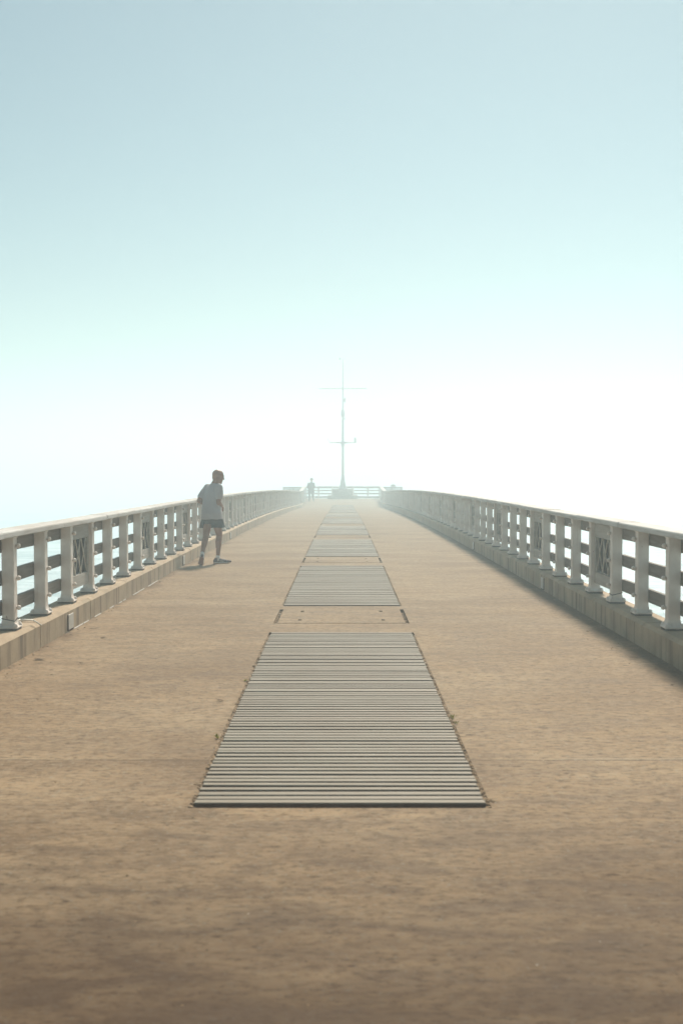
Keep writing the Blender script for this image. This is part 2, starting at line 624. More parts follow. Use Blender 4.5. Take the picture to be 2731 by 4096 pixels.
def railing(s, label):
    root = empty('railing', (CX + s * POST_X, 9.81, 0))
    tag(root, label, 'railing', 'railings along the two sides of the pier')
    inv = Vector((CX + s * POST_X, 9.81, 0))
    for n in range(N0, N1 + 1):
        y = py(n); z = KT + ze(y)
        lean = rnd.uniform(-.012, .012)
        near = n <= 16
        p = add('post', ME_POST if near else ME_FAR[s], root, (0, y - inv.y, z), lean)
        if near:
            add('grout_pad', ME_PAD, p)
            add('base_plate', ME_PLATE, p)
            for a in (-1, 1):
                for b in (-1, 1):
                    if (a * s < 0 or b < 0) and n >= 1:
                        add('anchor_nut', ME_NUT, p, (a * .066, b * .066, .032))
            if n >= 0:
                for bz in BOLT_Z:
                    add('bolt', ME_BOLT[s], p, (-s * .054, rnd.uniform(.012, .03), bz))
    # handrail planks, one to two bays
    y = py(N0) - .51
    end = py(N1) + .3
    while y < end - .2:
        y1 = min(y + 2.05, end)
        pts = []
        dx, dz = rnd.uniform(-.004, .004), rnd.uniform(-.002, .004)
        for k in range(5):
            yy = y + .003 + (y1 - y - .006) * k / 4
            pts.append((s * .008 + dx + rnd.uniform(-.0015, .0015), yy - inv.y, KT + PH + ze(yy) + dz))
        finish(rail_plank_bm(pts), 'handrail', MH, root)
        y = y1
    # three boards bolted behind the posts, between one panel and the next
    n = N0 + 2                     # panels sit in bays n..n+1 with n = 3 mod 4
    starts = [n_ for n_ in range(N0, N1) if n_ % 4 == 3]
    runs = []
    prev = N0
    for n_ in starts:
        runs.append((prev, n_)); prev = n_ + 1
    runs.append((prev, N1))
    for a, b in runs:
        if b <= a: continue
        for z0, z1 in ((.129, .252), (.392, .512), (.677, .800)):
            bm = bmesh.new()
            m = (b - a) * 2
            ya, yb = py(a) - .05, py(b) + .05
            t = bmesh.new()
            rings = []
            jx = rnd.uniform(-.001, .002)
            for k in range(m + 1):
                yy = ya + (yb - ya) * k / m
                j = rnd.uniform(-.003, .003)
                rings.append([t.verts.new((s * (.0555 + jx + u), yy - inv.y, KT + ze(yy) + v + j)) for u, v in ((0, z0), (.046, z0), (.046, z1), (.002, z1))])
            for r0, r1 in zip(rings, rings[1:]):
                for i in range(4):
                    t.faces.new((r0[i], r0[(i + 1) % 4], r1[(i + 1) % 4], r1[i]))
            t.faces.new(rings[0]); t.faces.new(rings[-1])
            bmesh.ops.recalc_face_normals(t, faces=t.faces)
            merge(bm, t)
            finish(bm, 'rail_board', MB, root)
    # lattice panels every fourth bay, standing between two posts
    for n_ in starts:
        f, k, l = ME_LAT[s]
        y = py(n_) + .056
        pa = add('lattice_panel', f, root, (s * .012, y - inv.y, KT + ze(y)))
        pa.rotation_euler = (math.atan2(ze(y + .9) - ze(y), .9), 0, 0)
        add('panel_backing', k, pa)
        add('lattice', l, pa)
    return root, inv

railL, invL = railing(-1, 'long white-posted railing with lattice panels, on the side where the man in shorts walks')
railR, invR = railing(1, 'long white-posted railing with lattice panels, on the side away from the walking man')

# small cover plates let into the kerb faces
plates = [(-1, 11.43), (-1, 19.6), (-1, 27.8), (1, 15.45), (1, 23.65)]
plabel = ['pale cover plate in the kerb face nearest the viewer, below the first lattice panel',
          'pale cover plate in the kerb face just in front of the walking man\'s left shoe',
          'small pale cover plate in the kerb face beyond the walking man\'s legs',
          'pale cover plate in the kerb opposite the walking man, nearer of the two there',
          'pale cover plate in the kerb opposite the walking man, farther of the two there']
for (s, y), lb in zip(plates, plabel):
    root = empty('cover_plate', (CX + s * (HALF - .001), y, ze(y)))
    tag(root, lb, 'cover plate', 'cover plates in the kerbs')
    bm = bmesh.new(); bevbox(bm, (-s * .004, 0, .098), (.013, .205, .150), .002)
    finish(bm, 'plate', MPLATE, root)
    bm = bmesh.new(); box(bm, (-s * .003, -.113, .096), (.014, .02, .158))
    box(bm, (-s * .003, 0, .0145), (.009, .22, .012))
    finish(bm, 'rusty_edge', MRUST, root)

# loose straps on the kerbs at two post feet
def strap(name, pts, r, mat, label, cat):
    bm = bmesh.new()
    for a, b in zip(pts, pts[1:]):
        tube(bm, a, b, r, r, 8)
    for p in pts: ellipsoid(bm, p, (r, r, r), sub=1)
    o = finish(bm, name, mat, None, True)
    return tag(o, label, cat)
zk = KT
strap('plastic_strap', [(-2.93, 9.72, zk + .062), (-2.86, 9.93, zk + .072), (-2.80, 10.12, zk + .045), (-2.745, 10.20, zk - .012)], .007, MSTRAP,
      'thin pale strap drooping over the kerb at the post foot nearest the viewer, walking-man side', 'strap')
strap('plastic_strap', [(2.90, 10.99, zk + .05), (2.83, 10.82, zk + .055), (2.77, 10.76, zk + .06)], .005, MSTRAP,
      'thin pale strap sticking out at a post foot, side away from the walking man', 'strap')
# dark bands round two post feet
for (s, n, lb) in ((-1, 1, 'dark strip tied round the foot of the first post on the walking man\'s side'), (1, 3, 'dark strip tied slanting round a post foot opposite the walking man, below a lattice panel')):
    bm = bmesh.new()
    y = py(n); x = CX + s * POST_X; q = .057; z = KT
    c = [(x - q, y - q, z + (.105 if s < 0 else .088)), (x + q, y - q, z + (.082 if s < 0 else .115)), (x + q, y + q, z + .10), (x - q, y + q, z + .10)]
    for a in range(4):
        tube(bm, c[a], c[(a + 1) % 4], .0035, .0035, 6)
    tag(finish(bm, 'tie_strip', MDK), lb, 'strip')

# ------------------------------------------------------------------ slatted covers and concrete hatches
ordinal = ['first', 'second', 'third', 'fourth', 'fifth', 'sixth', 'seventh', 'eighth', 'ninth']
TH = .05
for k, (y0, y1) in enumerate(slats_rng):
    ym = (y0 + y1) / 2
    root = empty('slatted_cover', (CX, ym, zd(CX, ym)))
    if k == 0:
        lb = 'large weathered slatted timber cover with weeds at its edges, nearest the viewer'
    elif k == 8:
        lb = 'last faint slatted timber cover, just before the mast plinth'
    else:
        lb = '%s slatted timber cover in the row down the deck, counting from the viewer' % ordinal[k]
    tag(root, lb, 'slatted cover', 'slatted timber covers down the middle of the deck')
    bm = bmesh.new()
    n = 78
    pitch = (y1 - y0) / n
    for i in range(n):
        yc = y0 + pitch * (i + .5) - pitch * .12
        w = .053 + rnd.uniform(-.004, .003)
        if rnd.random() < .04: w -= .008
        zt = zd(CX, yc) + .010 + rnd.uniform(-.0025, .0025)
        if i == 0: w = .058
        dxl, dxr = rnd.uniform(-.004, .004), rnd.uniform(-.004, .004)
        rot = Matrix.Rotation(rnd.uniform(-.0012, .0012), 3, 'Z') @ Matrix.Rotation(rnd.uniform(-.0012, .0012), 3, 'Y') @ Matrix.Rotation(rnd.uniform(-.02, .02), 3, 'X')
        if k < 3:
            bevbox(bm, ((dxl + dxr) / 2, yc - ym, zt - TH / 2 - zd(CX, ym)), (2 * SW + dxr - dxl, w, TH), .004, 1, rot)
        else:
            box(bm, ((dxl + dxr) / 2, yc - ym, zt - TH / 2 - zd(CX, ym)), (2 * SW + dxr - dxl, w, TH), rot)
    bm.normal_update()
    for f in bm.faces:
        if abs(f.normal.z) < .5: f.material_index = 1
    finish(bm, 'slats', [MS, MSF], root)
    bm = bmesh.new()
    for xb in (-.6, -.2, .2, .6):
        m = 8
        for q in range(m):
            ya = y0 + .02 + (y1 - y0 - .04) * q / m; yb = y0 + .02 + (y1 - y0 - .04) * (q + 1) / m
            za, zb = zd(CX, ya), zd(CX, yb)
            box(bm, (xb, (ya + yb) / 2 - ym, (za + zb) / 2 - .10 - zd(CX, ym)), (.07, yb - ya - .004, .12), Matrix.Rotation(math.atan2(zb - za, yb - ya), 3, 'X'))
    finish(bm, 'bearers', MB, root)

for k, (y0, y1) in enumerate(hatch_rng):
    ym = (y0 + y1) / 2
    root = empty('concrete_hatch', (CX, ym, zd(CX, ym)))
    if k == 0:
        lb = 'concrete hatch slab with four lifting holes, nearest the viewer behind the largest slatted cover'
    else:
        lb = '%s concrete hatch slab in the row down the deck, counting from the viewer' % ordinal[k]
    tag(root, lb, 'hatch', 'concrete hatches between the slatted covers')
    bm = bmesh.new()
    hw = .685; hl = (y1 - y0) / 2
    hx = [(-.475, -.435), (.435, .475)]; hy = [(-hl * .66, -hl * .66 + .085), (hl * .62, hl * .62 + .085)]
    hh = [(a[0], a[1], b[0], b[1], .07) for a in hx for b in hy]
    xs_ = [-hw, hw, 0] + [v for a in hx for v in a]; ys_ = [-hl, hl] + [v for b in hy for v in b]
    cx = CX; CX = 0.0
    sl = -(drop_mid(ym + .5) - drop_mid(ym - .5))
    holed_sheet(bm, xs_, ys_, hh, lambda x, y: .003 + sl * y)
    CX = cx
    c = [(-hw, -hl), (hw, -hl), (hw, hl), (-hw, hl)]
    top = [bm.verts.new((x, y, .003 + sl * y)) for x, y in c]; bot = [bm.verts.new((x, y, -.12 + sl * y)) for x, y in c]
    for a in range(4):
        b = (a + 1) % 4
        bm.faces.new((top[a], top[b], bot[b], bot[a]))
    finish(bm, 'slab', MD, root)

# crumbs of dirt and grit filling the narrow joints beside the covers, and lying along the kerbs
bm = bmesh.new()
def crumb(x, y, z, r):
    t = bmesh.new()
    bmesh.ops.create_icosphere(t, subdivisions=1, radius=1)
    for v in t.verts: v.co *= rnd.uniform(.7, 1.25)
    merge(bm, t, Matrix.Translation((x, y, z)) @ Matrix.Rotation(rnd.uniform(0, 6.28), 4, 'Z') @ Matrix.Diagonal((r * rnd.uniform(.7, 1.5), r * rnd.uniform(.8, 1.8), r * rnd.uniform(.3, .7), 1)))
for k, (y0, y1) in enumerate(slats_rng[:5]):
    for s in (-1, 1):
        y = y0 + .03
        while y < y1 - .12:
            r = rnd.uniform(.004, .013) if rnd.random() < .9 else rnd.uniform(.012, .02)
            crumb(CX + s * (OW - .010 + rnd.gauss(0, .009)), y, zd(CX, y) - .004, r)
            y += rnd.uniform(.006, .024) * (1 if k < 2 else 2.5)
for k, (y0, y1) in enumerate(slats_rng):
    for s in (-1, 1):
        prev = None
        y = y0 - .02
        while y < y1 - .10:
            zt = zd(CX, y) - .010 + rnd.uniform(-.006, .006)
            a = bm.verts.new((CX + s * (SW - .012), y, zt)); b = bm.verts.new((CX + s * (OW + .002), y, zt + .008))
            if prev:
                bm.faces.new((prev[0], a, b, prev[1]) if s < 0 else (prev[0], prev[1], b, a))
            prev = (a, b)
            y += .05 if k < 3 else .3
for k, (y0, y1) in enumerate(hatch_rng[:3]):
    for s in (-1, 1):
        for i in range(26):
            y = rnd.uniform(y0 + .12, y1 - .02)
            crumb(CX + s * rnd.uniform(.69, .725), y, zd(CX, y) - rnd.uniform(.012, .03), rnd.uniform(.008, .016))
        q = [bm.verts.new((CX + s * a, b, zd(CX, b) - d)) for a, b, d in ((.68, y0 + .02, .035), (.73, y0 + .02, .03), (.73, y1 - .12, .022), (.68, y1 - .12, .03))]
        bm.faces.new(q if s > 0 else q[::-1])
for i in range(420):
    s = rnd.choice((-1, 1))
    y = 7 + 30 * rnd.random() ** 1.4
    x = HALF - .015 - abs(rnd.gauss(0, .05 if rnd.random() < .7 else .25))
    crumb(CX + s * x, y, zd(CX + s * x, y) + .001, rnd.uniform(.004, .012))
for i in range(260):
    y = 2.6 + 9 * rnd.random() ** 1.3
    x = rnd.uniform(-2.7, 2.7)
    if abs(x) < .8 and y > 5.2: continue
    crumb(x, y, 0, rnd.uniform(.002, .0055))
nf = len(bm.faces)
for i in range(150):
    y = 2.7 + 10 * rnd.random() ** 1.5
    x = min(2.7, max(-2.7, rnd.gauss(1.1, 1.5)))
    if abs(x) < .8 and y > 5.2: continue
    crumb(x, y, 0, rnd.uniform(.0015, .004))
bm.faces.ensure_lookup_table()
for f in bm.faces[nf:]: f.material_index = 1
tag(finish(bm, 'grit', [MGRIT, m_plain('shell_grit', (.40, .33, .25), .9, .2, 40)]), 'brown and pale crumbs of dirt in the joints, along the kerbs and on the deck', 'dirt', None, 'stuff')

# weeds in the joints beside the nearest cover
MWEED = m_plain('yellow_green_weed', (.34, .33, .04), .7, .3, 30)
def weed(x, y, size, label):
    bm = bmesh.new()
    for i in range(16):
        a = rnd.uniform(0, 6.28); l = size * rnd.uniform(.5, 1.1); el = rnd.uniform(.3, 1.2)
        d = Vector((math.cos(a) * math.cos(el), math.sin(a) * math.cos(el), math.sin(el)))
        sd = Vector((-math.sin(a), math.cos(a), 0)) * l * .22
        p0 = Vector((rnd.gauss(0, .008), rnd.gauss(0, .012), .0)); p1 = p0 + d * l * .55; p2 = p0 + d * l - Vector((0, 0, l * .15))
        v = [bm.verts.new(q) for q in (p0, p1 - sd, p2, p1 + sd)]
        bm.faces.new(v)
    r = bmesh.ops.solidify(bm, geom=list(bm.faces), thickness=.0015)
    o = finish(bm, 'weed', MWEED)
    o.location = (x, y, .002)
    tag(o, label, 'weed', 'weeds growing at the edges of the nearest slatted cover')
weed(CX - .735, 8.62, .026, 'small yellow-green weed at the left edge of the nearest slatted cover, the farther one')
weed(CX - .742, 6.75, .034, 'bright yellow-green weed at the left edge of the nearest slatted cover, the nearer one')
weed(CX + .735, 7.32, .026, 'dull green weed at the right edge of the nearest slatted cover, the farther one')
weed(CX + .738, 7.16, .022, 'dull green weed at the right edge of the nearest slatted cover, the nearer one')

# twigs and dead leaves
MTWIG = m_plain('dead_leaf_brown', (.085, .05, .03), .9, .3, 40)
def leaf(x, y, L, rz, label, w=.3, name='dead_leaf'):
    bm = bmesh.new()
    pts = [(0, 0), (.25, w * .5), (.6, w * .45), (1, 0), (.6, -w * .45), (.25, -w * .5)]
    lo = [bm.verts.new((a * L, b * L, .004 + .12 * L * (a - .5) ** 2 + .1 * L * abs(b))) for a, b in pts]
    mid = [bm.verts.new((a * L, 0, .003)) for a in (.25, .6)]
    bm.faces.new((lo[0], mid[0], lo[1])); bm.faces.new((lo[1], mid[0], mid[1], lo[2])); bm.faces.new((lo[2], mid[1], lo[3]))
    bm.faces.new((lo[0], lo[5], mid[0])); bm.faces.new((lo[5], lo[4], mid[1], mid[0])); bm.faces.new((lo[4], lo[3], mid[1]))
    bmesh.ops.solidify(bm, geom=list(bm.faces), thickness=.003)
    o = finish(bm, name, MTWIG)
    o.location = (x, y, zd(x, y) + .002); o.rotation_euler = (0, 0, rz)
    tag(o, label, 'leaf' if name == 'dead_leaf' else 'twig', 'dead leaves and twigs lying on the deck')
leaf(-2.66, 9.62, .11, .05, 'dark curled dead leaf at the kerb foot, left edge of the photo', .45)
leaf(-2.62, 11.55, .12, .3, 'thin dark twig beside the pale cover plate nearest the viewer', .12, 'twig')
leaf(-2.36, 10.9, .06, .6, 'small dead leaf on the deck a step in front of the nearest cover plate', .7)
leaf(2.48, 9.75, .15, -.15, 'long dark twig at the kerb foot, right edge of the photo', .16, 'twig')
leaf(2.56, 12.55, .12, .1, 'dark twig on the dirt opposite the walking man, by a kerb joint', .2, 'twig')
leaf(-.83, 7.85, .10, 2.4, 'thin twig poking out at the left edge of the nearest slatted cover', .14, 'twig')
leaf(-2.60, 14.9, .13, .1, 'thin twig at the kerb foot between the viewer and the walking man', .1, 'twig')
leaf(.2, 14.05, .05, .2, 'small dark leaf lying on the second slatted cover', .5)
bpy.data.objects['dead_leaf'].location.z += 0

# pale bead of old sealant along the kerb foot
bm = bmesh.new()
y = 11.55
while y < 16.5:
    l = rnd.uniform(.1, .5)
    bevbox(bm, (CX - HALF + .012 + rnd.uniform(-.004, .004), y + l / 2, .004), (.012, l, .010), .003)
    y += l + rnd.choice((.02, .1, .3, .5))
tag(finish(bm, 'sealant_bead', MPLATE), 'broken pale bead of sealant along the kerb foot on the walking man\'s side', 'sealant')

# ------------------------------------------------------------------ the pier head: end railing, wings, plinth, mast
ZP = -.537
MFAR = m_wood('grey_pier_head_timber', (.38, .35, .31), (.52, .49, .45), 0)
def hboard(bm, x0, x1, y, z0, z1, t=.045):
    box(bm, ((x0 + x1) / 2, y, (z0 + z1) / 2), (x1 - x0, t, z1 - z0))

root = empty('end_railing', (CX, 98, ZP))
tag(root, 'grey timber railing of level boards closing the far end behind the mast', 'railing')
for z0, z1 in ((.05, .21), (.36, .50), (.64, .76)):
    bm = bmesh.new(); hboard(bm, -3.35, 3.35, .085, z0, z1); finish(bm, 'rail_board', MFAR, root)
bm = bmesh.new(); hboard(bm, -3.35, 3.35, .085, .89, 1.0); finish(bm, 'rail_board', MFAR, root)
bm = bmesh.new(); bevbox(bm, (0, 0, 1.035), (6.8, .24, .06), .012); finish(bm, 'handrail', MH, root)
for x in (-3.2, -2.55, -2.1, -.9, .9, 2.2, 3.2):
    bm = bmesh.new(); bevbox(bm, (x, 0, .502), (.12, .12, 1.0), .008); finish(bm, 'post', MP, root)

for s, lb in ((-1, 'faint boarded wing rail at the pier head, on the hatted figure\'s side'), (1, 'faint boarded wing rail at the pier head with a small box on top')):
    root = empty('wing_rail', (CX + s * 3.0, 88, ZP))
    tag(root, lb, 'railing', 'boarded wing rails at the pier head')
    for z0, z1 in ((.10, .30), (.335, .52), (.555, .74), (.775, .95), (.985, 1.14)):
        bm = bmesh.new()
        a, b = sorted((s * .02, s * 1.68))
        hboard(bm, a, b, 0, z0, z1)
        finish(bm, 'rail_board', MFAR, root)
    for x in (.08, .85, 1.6):
        bm = bmesh.new(); bevbox(bm, (s * x, .085, .57), (.12, .12, 1.14), .008); finish(bm, 'post', MFAR, root)
    # sloping handrail that joins the side railing to the wing
    bm = rail_plank_bm([(s * (-.17 + .17 * q / 6), -12.0 + 11.85 * q / 6, KT + PH + ze(76) - ZP + .003 + (1.10 - (KT + PH + ze(76) - ZP)) * q / 6) for q in range(7)], .27, .06)
    finish(bm, 'sloping_handrail', MH, root)
    for q in range(1, 7):
        yy = -12 + 11.85 * q / 6.3
        zt = KT + PH + ze(76) - ZP + (1.10 - (KT + PH + ze(76) - ZP)) * q / 6.3
        zb = ze(88 + yy) - ZP
        bm = bmesh.new(); bevbox(bm, (s * (-.17 + .17 * q / 6.3), yy, (zt + zb) / 2), (.11, .11, zt - zb - .01), .008)
        finish(bm, 'post', MP, root)
    if s > 0:
        bm = bmesh.new(); bevbox(bm, (0, 0, .09), (.36, .26, .16), .03, 2); bevbox(bm, (.0, 0, .185), (.2, .2, .03), .01)
        o = finish(bm, 'equipment_box', MMAST); o.location = (CX + 3.95, 88.03, ZP + 1.141)
        tag(o, 'small rounded grey box standing on the far wing rail', 'box')

root = empty('mast_plinth', (CX, 96.9, ZP))
tag(root, 'broad stepped concrete plinth under the tall mast', 'plinth')
for (w, d, z0, z1, nm) in ((2.56, 2.4, -.01, .32, 'lower_step'), (1.72, 1.66, .32, .86, 'upper_step')):
    bm = bmesh.new(); bevbox(bm, (0, 0, (z0 + z1) / 2), (w, d, z1 - z0), .03, 2); finish(bm, nm, MPL, root)

root = empty('signal_mast', (CX + .015, 96.9, ZP + .86))
tag(root, 'tall slender weather mast with two cross yards fading into the fog', 'mast')
bm = bmesh.new(); lathe(bm, [(.37, 0), (.37, .03), (.30, .12), (.23, .42), (.17, .78), (.122, 1.12), (.11, 1.2)], 20); finish(bm, 'flared_foot', MMAST, root, True)
bm = bmesh.new(); lathe(bm, [(.108, 1.2), (.10, 5.9)], 16); finish(bm, 'lower_pole', MMAST, root, True)
bm = bmesh.new(); lathe(bm, [(.075, 5.9), (.062, 7.4), (.05, 9.0), (.034, 11.0)], 14); finish(bm, 'upper_pole', MMAST, root, True)
bm = bmesh.new(); bevbox(bm, (0, 0, 8.62), (4.15, .07, .085), .02, 2); lathe(bm, [(.09, 8.5), (.09, 8.74)], 14); finish(bm, 'upper_yard', MMAST, root)
bm = bmesh.new()
tube(bm, (-1.15, 0, 3.98), (1.15, 0, 3.98), .045)
for s in (-1, 1):
    tube(bm, (s * .08, 0, 3.98), (s * .62, 0, 3.985), .11, .045)
lathe(bm, [(.125, 3.66), (.15, 3.74), (.15, 3.9), (.12, 4.12)], 16)
finish(bm, 'lower_yard', MMAST, root, True)
bm = bmesh.new(); bevbox(bm, (1.05, 0, 4.22), (.22, .22, .40), .02, 2); finish(bm, 'instrument_box', MMAST, root)
bm = bmesh.new(); tube(bm, (-1.12, 0, 3.98), (-1.16, 0, 4.14), .028); tube(bm, (-1.16, 0, 4.14), (-1.27, 0, 4.16), .012); ellipsoid(bm, (-1.28, 0, 4.25), (.06, .06, .08)); tube(bm, (-1.27, 0, 4.14), (-1.27, 0, 4.22), .012); finish(bm, 'sensor', MMAST, root, True)
bm = bmesh.new(); lathe(bm, [(.10, 6.15), (.155, 6.3), (.16, 6.5), (.13, 6.7), (.08, 6.82)], 16); finish(bm, 'beacon_housing', MMAST, root, True)
bm = bmesh.new(); tube(bm, (0, 0, 6.02), (.14, 0, 6.02), .03); ellipsoid(bm, (.17, 0, 6.03), (.075, .075, .09)); finish(bm, 'small_lamp', MMAST, root, True)
bm = bmesh.new(); tube(bm, (0, 0, 7.6), (.15, 0, 7.6), .025); lathe(bm, [(.05, 7.42), (.085, 7.5), (.085, 7.74), (.05, 7.84)], 12, Matrix.Translation((.16, 0, 0))); finish(bm, 'lantern', MMAST, root, True)
bm = bmesh.new()
tube(bm, (0, 0, 10.95), (0, 0, 11.16), .02); tube(bm, (-.28, 0, 11.16), (.22, 0, 11.17), .02)
box(bm, (-.28, 0, 11.17), (.10, .015, .22)); ellipsoid(bm, (.2, 0, 11.17), (.06, .03, .03)); lathe(bm, [(.06, 10.5), (.06, 10.58)], 12)
finish(bm, 'wind_vane', MMAST, root)

# ------------------------------------------------------------------ people
def m_skin():
    t = NT('tanned_skin')
    f = t.noise(t.coord(), 14, 5)
    t.col(t.ramp(f, [(.3, (.24, .082, .028)), (.7, (.32, .122, .048))]))
    t.rough(.5)
    t.b.inputs['Subsurface Weight'].default_value = .054
    t.b.inputs['Subsurface Radius'].default_value = (.02, .008, .004)
    return t.m
def m_cloth(name, c, wrinkle=.6, scale=9):
    t = NT(name)
    f = t.noise(t.coord((1, 1, .45)), scale, 4, .5, 1.2)
    g = t.noise(t.coord(), 260, 2)
    lo = tuple(x * .88 for x in c)
    t.col(t.mix(t.ramp(g, [(.35, BLACK), (.65, WHITE)]), lo, c)); t.rough(.9)
    t.bump(f, wrinkle, .02)
    return t.m
MSKIN = m_skin()
MSHIRT = m_cloth('heather_grey_jersey', (.43, .375, .37))
MSHORT = m_cloth('charcoal_sports_cloth', (.010, .006, .005), .5)
MSOCK = m_cloth('white_sock_knit', (.8, .78, .76), .2, 30)
MSHOE = m_plain('dark_maroon_mesh', (.045, .016, .020), .7, .35, 70)
MSOLE = m_plain('orange_rubber_sole', (.33, .11, .05), .6, .3, 40)
MMID = m_plain('pale_midsole_foam', (.60, .56, .50), .6)

def hand(bm, wrist, fwd, palm_n, s=1.0, thumb_side=1, curl=.75):
    """palm, four fingers of unequal length bent at the knuckles and a thumb from the side of the palm"""
    f = Vector(fwd).normalized(); n = Vector(palm_n).normalized(); n = (n - f * n.dot(f)).normalized()
    a = f.cross(n)                                 # across the palm
    w = Vector(wrist)
    for i in range(6):
        q = i / 5
        ellipsoid(bm, w + f * (.012 + .075 * q) * s, (.001, .001, .001))
        rot = Matrix((a, f, n)).transposed()
        ellipsoid(bm, w + f * (.010 + .072 * q) * s, ((.026 + .014 * q) * s, .022 * s, .0155 * s), rot)
    for i, (off, L) in enumerate(((-.030, .070), (-.010, .078), (.010, .074), (.029, .058))):
        p = w + f * .085 * s + a * off * s
        ang = .25
        d = f
        pts = [(p, .0092 * s)]
        for seg_l in (.45, .32, .23):
            d = (f * math.cos(ang) + n * math.sin(ang))
            p = p + d * L * seg_l * s
            pts.append((p, (.0088 - .0008 * len(pts)) * s))
            ang += curl + .06 * i
        capsule(bm, pts)
    b = w + f * .03 * s + a * (-.028) * thumb_side * s
    d1 = (f * .75 - a * .75 * thumb_side + n * .25).normalized()
    d2 = (f * .9 - a * .25 * thumb_side + n * .45).normalized()
    capsule(bm, [(b, .0125 * s), (b + d1 * .038 * s, .0108 * s), (b + d1 * .038 * s + d2 * .042 * s, .0088 * s)])

def ring_loft(bm, rings, seg=28):
    """rings: (centre, a, b, right-vector, forward-vector); a closed lofted solid"""
    vs = []
    for c, a, b, r, f in rings:
        c = Vector(c)
        vs.append([bm.verts.new(c + r * a * math.cos(2 * math.pi * k / seg) + f * b * math.sin(2 * math.pi * k / seg)) for k in range(seg)])
    for p, q in zip(vs, vs[1:]):
        for k in range(seg):
            bm.faces.new((p[k], p[(k + 1) % seg], q[(k + 1) % seg], q[k]))
    bm.faces.new(list(reversed(vs[0]))); bm.faces.new(vs[-1])

def dirs(th):
    """right and forward vectors of a figure turned th to the right of the pier axis"""
    return Vector((math.cos(th), -math.sin(th), 0)), Vector((math.sin(th), math.cos(th), 0))

def head(bm, c, th, pitch=0.0, s=1.0):
    r, f = dirs(th)
    u = Vector((0, 0, 1))
    f2 = (f * math.cos(pitch) - u * math.sin(pitch)).normalized()
    u2 = r.cross(f2).normalized()
    M = Matrix((r, f2, u2)).transposed()
    c = Vector(c)
    def P(x, y, z): return c + (r * x + f2 * y + u2 * z) * s
    def E(x, y, z, a, b, d): ellipsoid(bm, P(x, y, z), (a * s, b * s, d * s), M, 3)
    E(0, -.018, .028, .076, .094, .088)            # skull
    E(0, -.045, -.022, .062, .058, .062)           # back of the head into the nape
    E(0, .012, .03, .068, .078, .080)              # forehead
    E(0, .030, -.030, .058, .060, .072)            # face
    E(0, .044, -.078, .038, .042, .034)            # jaw
    E(0, .068, -.098, .020, .020, .018)            # chin
    E(0, .086, .022, .046, .014, .012)             # brow ridge
    capsule(bm, [(P(0, .090, .008), .010 * s), (P(0, .108, -.026), .014 * s)])     # nose
    E(-.014, .094, -.032, .010, .010, .008); E(.014, .094, -.032, .010, .010, .008)
    E(0, .083, -.058, .024, .012, .006)            # upper lip
    E(0, .081, -.069, .021, .012, .007)            # lower lip
    for q in (-1, 1):
        E(q * .030, .078, .004, .013, .012, .011)  # eyes
        E(q * .042, .064, -.026, .020, .020, .018) # cheekbones
        E(q * .073, -.008, -.012, .009, .020, .032)    # ears
        E(q * .079, -.016, -.004, .006, .016, .024)
    return P

